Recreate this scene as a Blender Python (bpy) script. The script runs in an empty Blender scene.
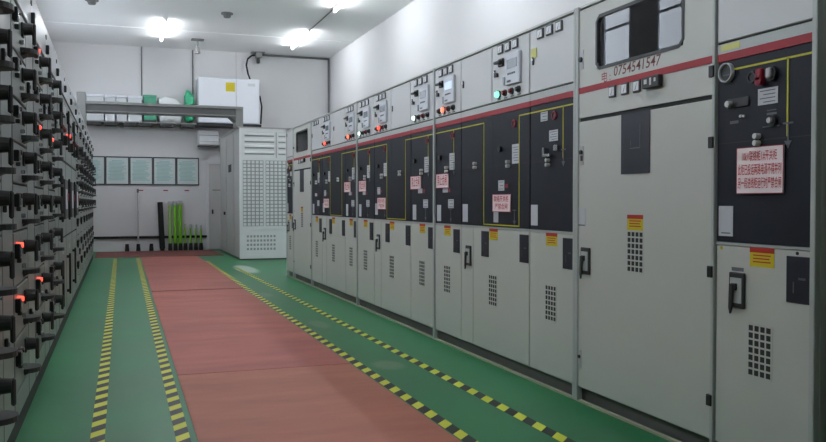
import bpy, bmesh, math, random
from mathutils import Vector, Matrix
random.seed(7)
SC = bpy.context.scene
COL = SC.collection

# ------------------------------------------------------------------ camera, world, exposure
CAM_H = 1.3
cd = bpy.data.cameras.new('camera'); cam = bpy.data.objects.new('camera', cd); COL.objects.link(cam)
cd.sensor_width = 36.0; cd.lens = 36.0; cd.clip_start = 0.05; cd.clip_end = 100
cam.location = (0, 0, CAM_H)
cam.rotation_euler = (math.pi / 2 - 0.0228, 0, -0.344)
SC.camera = cam
w = bpy.data.worlds.new('world'); SC.world = w; w.use_nodes = True
w.node_tree.nodes['Background'].inputs[0].default_value = (0.5, 0.55, 0.6, 1)
w.node_tree.nodes['Background'].inputs[1].default_value = 0.02
SC.view_settings.view_transform = 'Standard'
SC.view_settings.look = 'None'
SC.view_settings.gamma = 1
SC.view_settings.use_curve_mapping = False
SC.view_settings.exposure = 0.2
TUBE_POWER = 52.0
DAYLIGHT = 8.2     # brightness of the sky seen through the clerestory panes

# room (metres): depth is +Y, right is +X
XF = 2.833        # front plane of the right-hand switchgear row
XL = -0.526       # front plane of the left-hand switchboard
YB = 23.1         # back wall
ZC = 5.42         # ceiling
XR = 5.75         # right wall
XW = -1.75        # left wall
YN = -4.5         # wall behind the photographer

# ------------------------------------------------------------------ materials
def lin(c):
    return tuple(((v / 255) / 12.92 if v / 255 <= 0.04045 else ((v / 255 + 0.055) / 1.055) ** 2.4) for v in c)
MATS = {}
def mat(name, rgb, rough=0.5, metal=0.0, noise=0.06, nscale=6.0, bump=0.0, bscale=60.0, emit=0.0, spec=0.5, coat=0.0):
    m = bpy.data.materials.new(name); m.use_nodes = True
    nt = m.node_tree; b = nt.nodes['Principled BSDF']; L = nt.links
    c = lin(rgb)
    b.inputs['Roughness'].default_value = rough
    b.inputs['Metallic'].default_value = metal
    b.inputs['Specular IOR Level'].default_value = spec
    b.inputs['Coat Weight'].default_value = coat
    tc = nt.nodes.new('ShaderNodeTexCoord')
    if noise > 0:
        n = nt.nodes.new('ShaderNodeTexNoise'); n.inputs['Scale'].default_value = nscale; n.inputs['Detail'].default_value = 4
        r = nt.nodes.new('ShaderNodeMix'); r.data_type = 'RGBA'
        r.inputs[6].default_value = tuple(v * (1 - noise) for v in c) + (1,)
        r.inputs[7].default_value = tuple(min(1, v * (1 + noise)) for v in c) + (1,)
        L.new(tc.outputs['Object'], n.inputs['Vector']); L.new(n.outputs['Fac'], r.inputs[0]); L.new(r.outputs[2], b.inputs['Base Color'])
    else:
        b.inputs['Base Color'].default_value = c + (1,)
    if bump > 0:
        n2 = nt.nodes.new('ShaderNodeTexNoise'); n2.inputs['Scale'].default_value = bscale
        bp = nt.nodes.new('ShaderNodeBump'); bp.inputs['Strength'].default_value = bump; bp.inputs['Distance'].default_value = 0.01
        L.new(tc.outputs['Object'], n2.inputs['Vector']); L.new(n2.outputs['Fac'], bp.inputs['Height']); L.new(bp.outputs['Normal'], b.inputs['Normal'])
    if emit > 0:
        b.inputs['Emission Color'].default_value = c + (1,); b.inputs['Emission Strength'].default_value = emit
    MATS[name] = m
    return m

mat('wall paint', (217, 216, 217), 0.75, noise=0.03, nscale=1.2, bump=0.05, bscale=30)
mat('ceiling paint', (246, 246, 246), 0.85, noise=0.02, nscale=0.8)
mat('cabinet grey', (186, 187, 179), 0.42, noise=0.03, nscale=3)
mat('cabinet door grey', (190, 191, 183), 0.4, noise=0.03, nscale=2.5)
mat('upper box grey', (200, 201, 200), 0.4, noise=0.02, nscale=2.5)
mat('post grey', (176, 180, 176), 0.38, noise=0.03)
mat('plinth grey', (104, 103, 98), 0.6, noise=0.15, nscale=10)
mat('seam dark', (38, 40, 38), 0.7, noise=0)
mat('stripe red', (152, 22, 34), 0.55, noise=0.05)
mat('panel black', (20, 24, 34), 0.55, spec=0.3, noise=0.06, nscale=5)
mat('plate black', (28, 31, 42), 0.45, noise=0.05)
mat('board black', (46, 47, 48), 0.5, noise=0.05, nscale=20)
mat('plastic black', (24, 25, 26), 0.4, noise=0.05, nscale=20)
mat('meter frame', (64, 67, 70), 0.45, noise=0.05)
mat('plastic dark', (48, 50, 50), 0.5, noise=0.05, nscale=20)
mat('rubber black', (22, 22, 22), 0.8, noise=0.1)
mat('mimic yellow', (190, 184, 40), 0.5, noise=0.05)
mat('sticker yellow', (200, 182, 22), 0.5, noise=0.05)
mat('sticker faded', (206, 206, 120), 0.5, noise=0.1)
mat('sticker red', (172, 36, 24), 0.5, noise=0.05)
mat('label white', (190, 192, 196), 0.55, noise=0.03)
mat('sign white', (244, 228, 228), 0.35, noise=0.03)
mat('sign red', (190, 20, 34), 0.5, noise=0)
mat('ink brown', (110, 48, 44), 0.6, noise=0)
mat('ink grey', (90, 92, 96), 0.6, noise=0)
mat('relay grey', (205, 209, 216), 0.4, noise=0.02)
mat('screen grey', (120, 128, 134), 0.25, noise=0.02)
mat('screen lit', (205, 225, 245), 0.3, noise=0, emit=0.35)
mat('dial white', (222, 224, 226), 0.35, noise=0.02)
mat('chrome', (200, 202, 204), 0.25, metal=0.9, noise=0.02)
mat('knob white', (205, 205, 202), 0.4, noise=0.02)
mat('lamp red off', (120, 22, 30), 0.25, noise=0)
mat('lamp green off', (40, 90, 70), 0.25, noise=0)
mat('lamp dark', (70, 40, 42), 0.3, noise=0)
mat('lamp red lit', (255, 70, 50), 0.3, noise=0, emit=2.6)
mat('lamp orange lit', (255, 110, 80), 0.3, noise=0, emit=2.0)
mat('lamp green lit', (120, 255, 200), 0.3, noise=0, emit=1.8)
mat('lamp white lit', (225, 255, 240), 0.3, noise=0, emit=1.5)
mat('board grey', (118, 124, 121), 0.34, noise=0.05, nscale=3)
mat('board drawer grey', (114, 119, 117), 0.36, noise=0.06, nscale=4)
mat('board header', (196, 199, 204), 0.22, noise=0.03, nscale=3)
mat('red label', (140, 26, 44), 0.5, noise=0.04)
mat('duct grey', (138, 138, 136), 0.45, noise=0.05)
mat('duct dark', (92, 92, 92), 0.5, noise=0.05)
mat('box white', (226, 229, 236), 0.4, noise=0.02)
mat('crate pale', (205, 208, 210), 0.45, noise=0.05)
mat('bag white', (226, 230, 230), 0.55, noise=0.05, bump=0.5, bscale=12)
mat('bin green', (70, 152, 122), 0.5, noise=0.06)
mat('bag green', (48, 168, 122), 0.45, noise=0.18, nscale=12, bump=0.6, bscale=14)
mat('steel pale', (232, 233, 233), 0.4, metal=0.0, noise=0.04)
mat('steel wire', (158, 162, 162), 0.5, metal=0.2, noise=0.05)
mat('steel mesh back', (160, 164, 164), 0.6, noise=0.05)
mat('steel side', (172, 172, 169), 0.45, metal=0.1, noise=0.05)
mat('conduit grey', (104, 104, 104), 0.5, noise=0.05)
mat('frame dark', (46, 50, 52), 0.45, noise=0.04)
mat('poster paper', (206, 216, 216), 0.35, noise=0.03)
mat('poster teal', (160, 196, 192), 0.4, noise=0.15, nscale=4)
mat('rod green', (120, 190, 40), 0.4, noise=0.05)
mat('rod lime pale', (150, 190, 110), 0.45, noise=0.05)
mat('rod grey', (186, 186, 186), 0.5, noise=0.05)
mat('door grey', (196, 195, 193), 0.5, noise=0.03)
mat('tube glow', (245, 250, 255), 0.5, noise=0, emit=TUBE_POWER)
mat('daylight pane', (232, 242, 255), 0.4, noise=0, emit=DAYLIGHT)
mat('batten white', (230, 230, 230), 0.5, noise=0.02)
mat('interior blue grey', (176, 184, 200), 0.6, noise=0.06)
mat('interior white', (222, 224, 228), 0.5, noise=0.03)
mat('gap cabinet', (66, 70, 66), 0.5, noise=0.05)
mat('cream edge', (164, 162, 138), 0.6, noise=0.15, nscale=14)

def glass_mat(name, tint, refl=0.12):
    m = bpy.data.materials.new(name); m.use_nodes = True; nt = m.node_tree; nt.nodes.clear()
    o = nt.nodes.new('ShaderNodeOutputMaterial'); t = nt.nodes.new('ShaderNodeBsdfTransparent'); g = nt.nodes.new('ShaderNodeBsdfGlossy')
    mx = nt.nodes.new('ShaderNodeMixShader'); f = nt.nodes.new('ShaderNodeFresnel'); f.inputs['IOR'].default_value = 1.36
    t.inputs[0].default_value = tint + (1,); g.inputs['Roughness'].default_value = 0.015
    nt.links.new(f.outputs[0], mx.inputs[0]); nt.links.new(t.outputs[0], mx.inputs[1]); nt.links.new(g.outputs[0], mx.inputs[2]); nt.links.new(mx.outputs[0], o.inputs[0])
    MATS[name] = m
glass_mat('window glass', (0.9, 0.93, 0.95))

def floor_mat():
    m = bpy.data.materials.new('green epoxy'); m.use_nodes = True; nt = m.node_tree; L = nt.links; b = nt.nodes['Principled BSDF']
    tc = nt.nodes.new('ShaderNodeTexCoord')
    n = nt.nodes.new('ShaderNodeTexNoise'); n.inputs['Scale'].default_value = 0.9; n.inputs['Detail'].default_value = 6
    L.new(tc.outputs['Object'], n.inputs['Vector'])
    r = nt.nodes.new('ShaderNodeValToRGB'); e = r.color_ramp.elements
    e[0].position = 0.3; e[0].color = lin((28, 104, 62)) + (1,); e[1].position = 0.7; e[1].color = lin((45, 127, 80)) + (1,)
    L.new(n.outputs['Fac'], r.inputs[0])
    prev = r.outputs[0]
    # worn, dusty patches on the coating
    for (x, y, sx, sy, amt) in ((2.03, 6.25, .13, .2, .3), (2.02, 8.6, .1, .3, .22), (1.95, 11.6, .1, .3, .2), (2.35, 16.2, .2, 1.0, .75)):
        mp = nt.nodes.new('ShaderNodeMapping'); mp.inputs['Location'].default_value = (-x / sx, -y / sy, 0); mp.inputs['Scale'].default_value = (1 / sx, 1 / sy, 0)
        ln = nt.nodes.new('ShaderNodeVectorMath'); ln.operation = 'LENGTH'
        L.new(tc.outputs['Object'], mp.inputs[0]); L.new(mp.outputs[0], ln.inputs[0])
        mr = nt.nodes.new('ShaderNodeMapRange'); mr.inputs[1].default_value = 0.7; mr.inputs[2].default_value = 1.15; mr.inputs[3].default_value = amt; mr.inputs[4].default_value = 0
        L.new(ln.outputs['Value'], mr.inputs[0])
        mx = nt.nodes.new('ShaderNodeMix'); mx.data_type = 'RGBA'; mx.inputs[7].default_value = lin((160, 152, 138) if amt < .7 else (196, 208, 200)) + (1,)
        L.new(mr.outputs[0], mx.inputs[0]); L.new(prev, mx.inputs[6]); prev = mx.outputs[2]
    L.new(prev, b.inputs['Base Color'])
    rr = nt.nodes.new('ShaderNodeMapRange'); rr.inputs[3].default_value = 0.36; rr.inputs[4].default_value = 0.5
    L.new(n.outputs['Fac'], rr.inputs[0]); L.new(rr.outputs[0], b.inputs['Roughness'])
    MATS['green epoxy'] = m
floor_mat()

def rubber_mat_mat(name, c1, c2):
    m = bpy.data.materials.new(name); m.use_nodes = True; nt = m.node_tree; L = nt.links; b = nt.nodes['Principled BSDF']
    tc = nt.nodes.new('ShaderNodeTexCoord')
    mp = nt.nodes.new('ShaderNodeMapping'); mp.inputs['Scale'].default_value = (0.5, 1.6, 1)
    n = nt.nodes.new('ShaderNodeTexNoise'); n.inputs['Scale'].default_value = 1.6; n.inputs['Detail'].default_value = 7; n.inputs['Roughness'].default_value = 0.62
    L.new(tc.outputs['Object'], mp.inputs[0]); L.new(mp.outputs[0], n.inputs['Vector'])
    r = nt.nodes.new('ShaderNodeValToRGB'); e = r.color_ramp.elements
    e[0].position = 0.32; e[0].color = lin(c1) + (1,); e[1].position = 0.7; e[1].color = lin(c2) + (1,)
    L.new(n.outputs['Fac'], r.inputs[0]); L.new(r.outputs[0], b.inputs['Base Color'])
    wv = nt.nodes.new('ShaderNodeTexWave'); wv.inputs['Scale'].default_value = 40; wv.bands_direction = 'Y'
    bp = nt.nodes.new('ShaderNodeBump'); bp.inputs['Strength'].default_value = 0.15; bp.inputs['Distance'].default_value = 0.004
    L.new(tc.outputs['Object'], wv.inputs[0]); L.new(wv.outputs['Fac'], bp.inputs['Height']); L.new(bp.outputs[0], b.inputs['Normal'])
    b.inputs['Roughness'].default_value = 0.6
    MATS[name] = m
rubber_mat_mat('rubber orange red', (163, 98, 80), (188, 116, 94))
rubber_mat_mat('rubber dull red', (162, 90, 82), (192, 110, 98))
rubber_mat_mat('rubber dusky red', (152, 84, 77), (180, 102, 92))
rubber_mat_mat('rubber dark red', (110, 56, 52), (132, 70, 64))

def tape_mat():
    m = bpy.data.materials.new('hazard stripes'); m.use_nodes = True; nt = m.node_tree; L = nt.links; b = nt.nodes['Principled BSDF']
    tc = nt.nodes.new('ShaderNodeTexCoord'); sp = nt.nodes.new('ShaderNodeSeparateXYZ'); L.new(tc.outputs['Object'], sp.inputs[0])
    ma = nt.nodes.new('ShaderNodeMath'); ma.operation = 'MULTIPLY_ADD'; ma.inputs[1].default_value = -1.0; L.new(sp.outputs[0], ma.inputs[0]); L.new(sp.outputs[1], ma.inputs[2])
    mo = nt.nodes.new('ShaderNodeMath'); mo.operation = 'MODULO'; mo.inputs[1].default_value = 0.235; L.new(ma.outputs[0], mo.inputs[0])
    gt = nt.nodes.new('ShaderNodeMath'); gt.operation = 'GREATER_THAN'; gt.inputs[1].default_value = 0.122; L.new(mo.outputs[0], gt.inputs[0])
    n = nt.nodes.new('ShaderNodeTexNoise'); n.inputs['Scale'].default_value = 25; L.new(tc.outputs['Object'], n.inputs[0])
    mx = nt.nodes.new('ShaderNodeMix'); mx.data_type = 'RGBA'; mx.inputs[6].default_value = lin((34, 38, 36)) + (1,); mx.inputs[7].default_value = lin((224, 224, 62)) + (1,)
    L.new(gt.outputs[0], mx.inputs[0])
    m2 = nt.nodes.new('ShaderNodeMix'); m2.data_type = 'RGBA'; m2.blend_type = 'MULTIPLY'; m2.inputs[0].default_value = 0.1
    L.new(mx.outputs[2], m2.inputs[6]); L.new(n.outputs['Color'], m2.inputs[7]); L.new(m2.outputs[2], b.inputs['Base Color'])
    b.inputs['Roughness'].default_value = 0.5
    MATS['hazard stripes'] = m
tape_mat()

# ------------------------------------------------------------------ builders
class MB:
    """collects shapes in world coordinates; build() links them as one mesh object"""
    def __init__(s): s.bm = bmesh.new()
    def box(s, x0, x1, y0, y1, z0, z1, bev=0.0):
        c = Vector(((x0 + x1) / 2, (y0 + y1) / 2, (z0 + z1) / 2))
        r = bmesh.ops.create_cube(s.bm, size=1.0, matrix=Matrix.Translation(c) @ Matrix.Diagonal((abs(x1 - x0), abs(y1 - y0), abs(z1 - z0), 1)))
        if bev > 0:
            ed = list({e for v in r['verts'] for e in v.link_edges})
            bmesh.ops.bevel(s.bm, geom=ed, offset=bev, segments=1, affect='EDGES', profile=0.5)
        return s
    def cyl(s, p0, p1, r0, r1=None, n=12):
        p0, p1 = Vector(p0), Vector(p1); d = p1 - p0
        M = Matrix.Translation((p0 + p1) / 2) @ d.to_track_quat('Z', 'Y').to_matrix().to_4x4()
        bmesh.ops.create_cone(s.bm, cap_ends=True, segments=n, radius1=r0, radius2=r0 if r1 is None else r1, depth=d.length, matrix=M)
        return s
    def tube(s, pts, r, n=8):
        for a, b in zip(pts, pts[1:]): s.cyl(a, b, r, n=n)
        for p in pts[1:-1]: bmesh.ops.create_icosphere(s.bm, subdivisions=1, radius=r * 1.02, matrix=Matrix.Translation(p))
        return s
    def ring(s, c, ax, ro, ri, t, n=24):
        """flat ring round axis ax ('x' only), centre c, thickness t"""
        vs = []
        for k in range(n):
            a = 2 * math.pi * k / n; ca, sa = math.cos(a), math.sin(a)
            vs.append([s.bm.verts.new((c[0] + dx, c[1] + r * ca, c[2] + r * sa)) for dx, r in ((0, ro), (-t, ro), (-t, ri), (0, ri))])
        for k in range(n):
            a, b = vs[k], vs[(k + 1) % n]
            for i in range(4):
                s.bm.faces.new((a[i], a[(i + 1) % 4], b[(i + 1) % 4], b[i]))
        return s
    def poly(s, pts, d):
        """prism: polygon pts extruded along vector d"""
        d = Vector(d); a = [s.bm.verts.new(p) for p in pts]; b = [s.bm.verts.new(Vector(p) + d) for p in pts]
        s.bm.faces.new(a); s.bm.faces.new(b[::-1])
        for i in range(len(pts)):
            j = (i + 1) % len(pts); s.bm.faces.new((a[i], b[i], b[j], a[j]))
        return s
    def blob(s, c, sx, sy, sz, seed, amp=0.12, sub=3):
        rnd = random.Random(seed); r = bmesh.ops.create_icosphere(s.bm, subdivisions=sub, radius=1.0)
        ph = [rnd.uniform(0, 6) for _ in range(6)]
        for v in r['verts']:
            p = v.co.copy()
            q = Vector([math.copysign(abs(t) ** 0.55, t) for t in p])
            k = 1 + amp * (math.sin(5 * p.x + ph[0]) * math.sin(6 * p.z + ph[1]) + 0.6 * math.sin(11 * p.z + ph[2]) * math.sin(9 * p.y + ph[3]))
            v.co = Vector((c[0] + q.x * sx * k, c[1] + q.y * sy * k, c[2] + q.z * sz * k))
        return s
    def build(s, name, m, parent=None, smooth=False):
        bmesh.ops.recalc_face_normals(s.bm, faces=s.bm.faces)
        off = wloc(parent) if parent is not None else Vector((0, 0, 0))
        if parent is None:
            xs = [v.co for v in s.bm.verts]
            off = Vector(((min(v.x for v in xs) + max(v.x for v in xs)) / 2, (min(v.y for v in xs) + max(v.y for v in xs)) / 2, min(v.z for v in xs)))
        bmesh.ops.translate(s.bm, vec=-off, verts=s.bm.verts)
        me = bpy.data.meshes.new(name); s.bm.to_mesh(me); s.bm.free()
        if smooth:
            for p in me.polygons: p.use_smooth = True
        me.materials.append(MATS[m])
        o = bpy.data.objects.new(name, me); COL.objects.link(o)
        if parent is not None: o.parent = parent
        else: o.location = off
        return o
def wloc(o):
    v = Vector((0, 0, 0))
    while o is not None: v += o.location; o = o.parent
    return v
def tag(o, label, cat, group=None):
    o['label'] = label; o['category'] = cat
    if group: o['group'] = group
    return o
def thing(name, loc, label, cat, group=None):
    o = bpy.data.objects.new(name, None); COL.objects.link(o); o.location = loc; o.empty_display_size = 0.1
    return tag(o, label, cat, group)
def struct(o):
    o['kind'] = 'structure'; return o
def B(name, m, parent, *a, **k): return MB().box(*a, **k).build(name, m, parent)

def copy_tree(o, parent=None):
    c = o.copy(); COL.objects.link(c)
    if parent is not None: c.parent = parent
    for ch in list(o.children): copy_tree(ch, c)
    return c

_txt = []
def text(name, body, size, x, y, z, m, parent, squeeze=1.0, width=None, slant=0.0):
    """flat printed lettering facing -x, centred at y, z"""
    cu = bpy.data.curves.new(name, 'FONT'); cu.body = body; cu.size = size; cu.align_x = 'CENTER'; cu.align_y = 'CENTER'; cu.resolution_u = 2; cu.shear = slant
    cu.offset = size * .006
    ob = bpy.data.objects.new('txt_tmp', cu); COL.objects.link(ob)
    _txt.append((ob, name, x, y, z, m, parent, squeeze, width))
def flush_text():
    bpy.context.view_layer.update()
    dg = bpy.context.evaluated_depsgraph_get()
    for (ob, name, x, y, z, m, parent, sq, width) in _txt:
        me = bpy.data.meshes.new_from_object(ob.evaluated_get(dg)); me.name = name
        xs = [v.co.x for v in me.vertices] or [0]
        wd = max(xs) - min(xs); k = (width / wd if width and wd > 0 else sq); cx = (max(xs) + min(xs)) / 2
        off = wloc(parent)
        for v in me.vertices:
            v.co = Vector((x, y - (v.co.x - cx) * k, z + v.co.y)) - off
        me.materials.clear(); me.materials.append(MATS[m])
        o = bpy.data.objects.new(name, me); COL.objects.link(o); o.parent = parent
        cu = ob.data; bpy.data.objects.remove(ob); bpy.data.curves.remove(cu)

# ------------------------------------------------------------------ room
struct(MB().box(XW - .2, XR + .2, YN - .2, YB + .2, -.2, 0).build('floor', 'green epoxy')).location
fl = bpy.data.objects['floor']
# keep the floor's texture space equal to world space
for v in fl.data.vertices: v.co += Vector((fl.location.x, fl.location.y, fl.location.z))
fl.location = (0, 0, 0)
struct(MB().box(XW - .2, XR + .2, YN - .2, YB + .2, ZC, ZC + .2).build('ceiling', 'ceiling paint'))
struct(MB().box(XW - .2, XR + .2, YB, YB + .2, 0, ZC).build('wall_back', 'wall paint'))
struct(MB().box(XW - .2, XR + .2, YN - .2, YN, 0, ZC).build('wall_front', 'wall paint'))
struct(MB().box(XW - .2, XW, YN, YB, 0, ZC).build('wall_left', 'wall paint'))
struct(MB().box(XR, XR + .2, YN, YB, 0, ZC).build('wall_right', 'wall paint'))
# faint joint across the ceiling boards
struct(MB().box(XW, XR, 20.62, 20.68, ZC - .012, ZC + .001).build('trim_1', 'ceiling paint'))
struct(MB().box(3.10, 3.12, YB - .006, YB + .001, .0, ZC).build('trim_2', 'door grey'))
# door in the back wall
d = MB().box(2.36, 3.26, YB - .05, YB + .001, 0.02, 2.34, bev=.006).build('door_1', 'door grey'); struct(d)
f = MB()
f.box(2.30, 2.36, YB - .07, YB + .001, 0, 2.40); f.box(3.26, 3.32, YB - .07, YB + .001, 0, 2.40); f.box(2.36, 3.26, YB - .07, YB + .001, 2.34, 2.40)
f.build('door_frame', 'wall paint', d)
MB().box(2.45, 3.17, YB - .056, YB - .049, 1.62, 1.64).build('door_seam', 'duct dark', d)
B('door_handle', 'plastic black', d, 2.43, 2.47, YB - .10, YB - .05, .98, 1.10)

# clerestory windows in the left wall, above the switchboard
for k in range(14):
    y = 11.15 + 1.4 * (k - 6)
    wn = MB().box(XW - .02, XW + .03, y - .40, y - .34, 3.44, 4.36).box(XW - .02, XW + .03, y + .34, y + .40, 3.44, 4.36).box(XW - .02, XW + .03, y - .34, y + .34, 3.44, 3.50).box(XW - .02, XW + .03, y - .34, y + .34, 4.30, 4.36).build('window_%d' % (k + 1), 'box white'); struct(wn)
    B('window_pane', 'daylight pane', wn, XW - .005, XW + .005, y - .34, y + .34, 3.50, 4.30)
    B('window_bar', 'box white', wn, XW + .005, XW + .025, y - .34, y + .34, 4.02, 4.06)

# fluorescent battens
def batten(x, y0, y1, label):
    t = thing('fluorescent_light', (x, (y0 + y1) / 2, ZC), label, 'light', 'ceiling fluorescent lights')
    MB().box(x - .035, x + .035, y0, y1, ZC - .045, ZC, bev=.006).build('housing', 'batten white', t)
    MB().cyl((x, y0 + .03, ZC - .085), (x, y1 - .03, ZC - .085), .026, n=10).build('tube', 'tube glow', t)
    MB().box(x - .02, x + .02, y0, y0 + .03, ZC - .11, ZC - .04).box(x - .02, x + .02, y1 - .03, y1, ZC - .11, ZC - .04).build('lamp_holder', 'batten white', t)
batten(4.36, 19.5, 21.6, 'lit fluorescent tube on the ceiling at the far end of the right-hand row')
batten(4.36, 15.0, 17.1, 'lit fluorescent tube cut off by the top edge, nearer one of the right-hand row')
batten(1.07, 19.4, 21.6, 'lit fluorescent tube above the corridor, seen end on near the back wall')
for k, y in enumerate((10.6, 5.4)):
    batten(4.36, y, y + 2.1, 'lit fluorescent tube of the right-hand row, number %s towards the door' % ('three', 'four', 'five')[k])
for k, y in enumerate((13.4, 9.4, 5.4, 1.4)):
    batten(1.07, y, y + 2.1, 'lit fluorescent tube of the corridor row, number %s towards the door' % ('two', 'three', 'four', 'five', 'six')[k])
tag(MB().tube([(4.36, 17.1, ZC - .02), (4.36, 19.5, ZC - .02)], .014).build('conduit', 'conduit grey'), 'thin grey conduit on the ceiling joining the two right-hand tubes', 'conduit')

# ------------------------------------------------------------------ floor markings and mats
def tape(x0, y0, x1, y1, label):
    wd = .038; L = math.hypot(x1 - x0, y1 - y0)
    o = MB().box(-wd, wd, 0, L, 0, .0015)
    me = bpy.data.meshes.new('hazard_tape'); o.bm.to_mesh(me); o.bm.free(); me.materials.append(MATS['hazard stripes'])
    ob = bpy.data.objects.new('hazard_tape', me); COL.objects.link(ob); ob.location = (x0, y0, 0); ob.rotation_euler = (0, 0, -math.atan2(x1 - x0, y1 - y0))
    tag(ob, label, 'tape', 'floor hazard tapes')
def ext(x0, y0, x1, y1, ya, yb):
    k = (x1 - x0) / (y1 - y0); return (x0 + (ya - y0) * k, ya, x0 + (yb - y0) * k, yb)
tape(*ext(-.111, 4.83, -.043, 20.4, 1.0, 20.4), 'black and yellow floor tape running along the left switchboard')
tape(*ext(.332, 4.67, .44, 19.3, 1.0, 20.4), 'black and yellow floor tape along the left edge of the red mats')
tape(*ext(1.80, 4.15, 1.838, 13.8, 1.0, 18.6), 'black and yellow floor tape along the right edge of the red mats')
tape(*ext(2.294, 4.03, 2.245, 12.5, 1.0, 16.6), 'black and yellow floor tape closest to the right-hand switchgear row')

def floor_mat_piece(name, xa0, xb0, y0, xa1, xb1, y1, m, label, t=.006):
    o = MB().poly([(xa0, y0, 0), (xb0, y0, 0), (xb1, y1, 0), (xa1, y1, 0)], (0, 0, t))
    tag(o.build(name, m), label, 'mat', 'red rubber mats')
ml = lambda y: .405 + (y - 4.6) * .0066
mr = lambda y: 1.745 + (y - 4.6) * .003
floor_mat_piece('rubber_mat', ml(1), mr(1), 1.0, ml(6.35), mr(6.40), 6.38, 'rubber orange red', 'orange-red rubber mat piece nearest the camera')
floor_mat_piece('rubber_mat', ml(6.39) + .0, mr(6.41), 6.395, ml(12.5), mr(12.55), 12.5, 'rubber dull red', 'long dull red rubber mat piece second from the camera')
floor_mat_piece('rubber_mat', ml(12.4) + .01, mr(12.4) + .01, 12.53, ml(18.3), mr(18.3) + .03, 18.3, 'rubber dusky red', 'dusky red rubber mat piece third from the camera', .009)
floor_mat_piece('rubber_mat', ml(18.3), mr(18.3) + .02, 18.34, ml(20.5), mr(20.5), 20.5, 'rubber dull red', 'short red rubber mat piece before the crosswise strip at the back')
floor_mat_piece('rubber_mat', -.5, 2.45, 20.56, -.5, 2.4, 22.9, 'rubber dark red', 'dark red mat strip laid crosswise under the rods at the back wall', .01)

# ------------------------------------------------------------------ right-hand switchgear row
DEPTH = 1.0
def ammeter(parent, y, z, w=.088, h=.07, kind='analogue'):
    a = MB().box(XF - .024, XF - .012, y - w / 2, y + w / 2, z - h / 2, z + h / 2, bev=.003).build('ammeter', 'meter frame', parent)
    B('dial', 'dial white', a, XF - .0265, XF - .023, y - w * .36, y + w * .36, z - h * .36, z + h * .36)
    p = MB().poly([(XF - .0275, y + w * .05, z - h * .3), (XF - .0275, y + w * .12, z - h * .3), (XF - .0275, y - w * .16, z + h * .26)], (.001, 0, 0))
    p.build('needle', 'plastic black', a)
def lamp(parent, y, z, m, r=.02, name='indicator_lamp'):
    l = MB().cyl((XF - .01, y, z), (XF - .026, y, z), r * 1.25, n=14).build(name, 'plastic dark', parent)
    MB().cyl((XF - .024, y, z), (XF - .046, y, z), r, r * .7, n=14).build('lens', m, l)
def lock(parent, y, z, xf=None):
    x = XF - .012 if xf is None else xf
    l = MB().box(x - .008, x, y - .012, y + .012, z - .03, z + .03, bev=.003).build('lock', 'plastic black', parent)
    MB().cyl((x - .014, y, z + .008), (x - .006, y, z + .008), .009, n=10).build('key_barrel', 'chrome', l)
def handle(parent, y, z, xf, big=1.0):
    h = MB().box(xf - .014, xf, y - .052 * big, y + .052 * big, z - .085 * big, z + .085 * big, bev=.004).build('door_handle', 'plastic dark', parent)
    MB().box(xf - .017, xf - .012, y - .038 * big, y + .038 * big, z - .062 * big, z + .06 * big).build('handle_plate', 'post grey', h)
    lv = MB().box(xf - .03, xf - .014, y - .012, y + .026, z + .0, z + .034, bev=.004)
    lv.poly([(xf - .034, y + .002, z + .03), (xf - .034, y + .026, z + .03), (xf - .034, y + .030, z - .085), (xf - .034, y + .022, z - .115), (xf - .034, y + .012, z - .085)], (.012, 0, 0))
    lv.build('lever', 'plastic dark', h)
    return h
def vent(parent, y, z, xf, w=.150, h=.245):
    v = B('vent', 'seam dark', parent, xf - .0012, xf + .001, y - w / 2, y + w / 2, z - h / 2, z + h / 2)
    g = MB()
    for i in range(5):
        yy = y - w / 2 + w * i / 4; t = .0045
        g.box(xf - .0022, xf - .0005, yy - t, yy + t, z - h / 2, z + h / 2)
    for i in range(8):
        zz = z - h / 2 + h * i / 7; t = .0045
        g.box(xf - .0024, xf - .0005, y - w / 2, y + w / 2, zz - t, zz + t)
    g.build('vent_grille', 'cabinet door grey', v)
def plate(parent, y, z, xf, w=.14, h=.207):
    p = MB().box(xf - .006, xf, y - w / 2, y + w / 2, z - h / 2, z + h / 2, bev=.002).build('inspection_window', 'plate black', parent)
    B('window_mark', 'ink grey', p, xf - .0075, xf - .005, y - w * .30, y - w * .02, z + .0, z + .010); B('window_mark', 'ink grey', p, xf - .0075, xf - .005, y + w * .16, y + w * .21, z - .06, z - .01)
def warn(parent, y, z, xf, w=.155, h=.09):
    s = B('warning_sticker', 'sticker yellow', parent, xf - .0015, xf, y - w / 2, y + w / 2, z - h / 2, z + h / 2)
    B('sticker_band', 'sticker red', s, xf - .0022, xf - .001, y - w / 2, y + w / 2, z + h * .24, z + h / 2)
    tb = MB()
    for k in range(3):
        zz = z + h * (.10 - .17 * k); tb.box(xf - .002, xf - .001, y - w * (.36 - .05 * (k % 2)), y + w * .36, zz - .003, zz + .003)
    tb.build('sticker_print', 'sticker red', s)
def label(parent, y, z, xf, w, h, name='label', lines=0):
    l = B(name, 'label white', parent, xf - .0018, xf, y - w / 2, y + w / 2, z - h / 2, z + h / 2)
    if lines:
        tb = MB()
        for k in range(lines):
            zz = z + h * (.34 - .68 * k / max(1, lines - 1)); tb.box(xf - .0024, xf - .001, y - w * .38, y + w * (.4 - .18 * (k % 2)), zz - .0022, zz + .0022)
        tb.build('print_lines', 'ink grey', l)
    return l
def dark_ring(parent, y, z, xf, m='red label', r=.03):
    g = MB().ring((xf, y, z), 'x', r, r * .72, .01, 20).build('position_window', m, parent)
    MB().cyl((xf, y, z), (xf - .005, y, z), r * .73, n=16).build('window_eye', 'plastic black', g)
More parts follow.
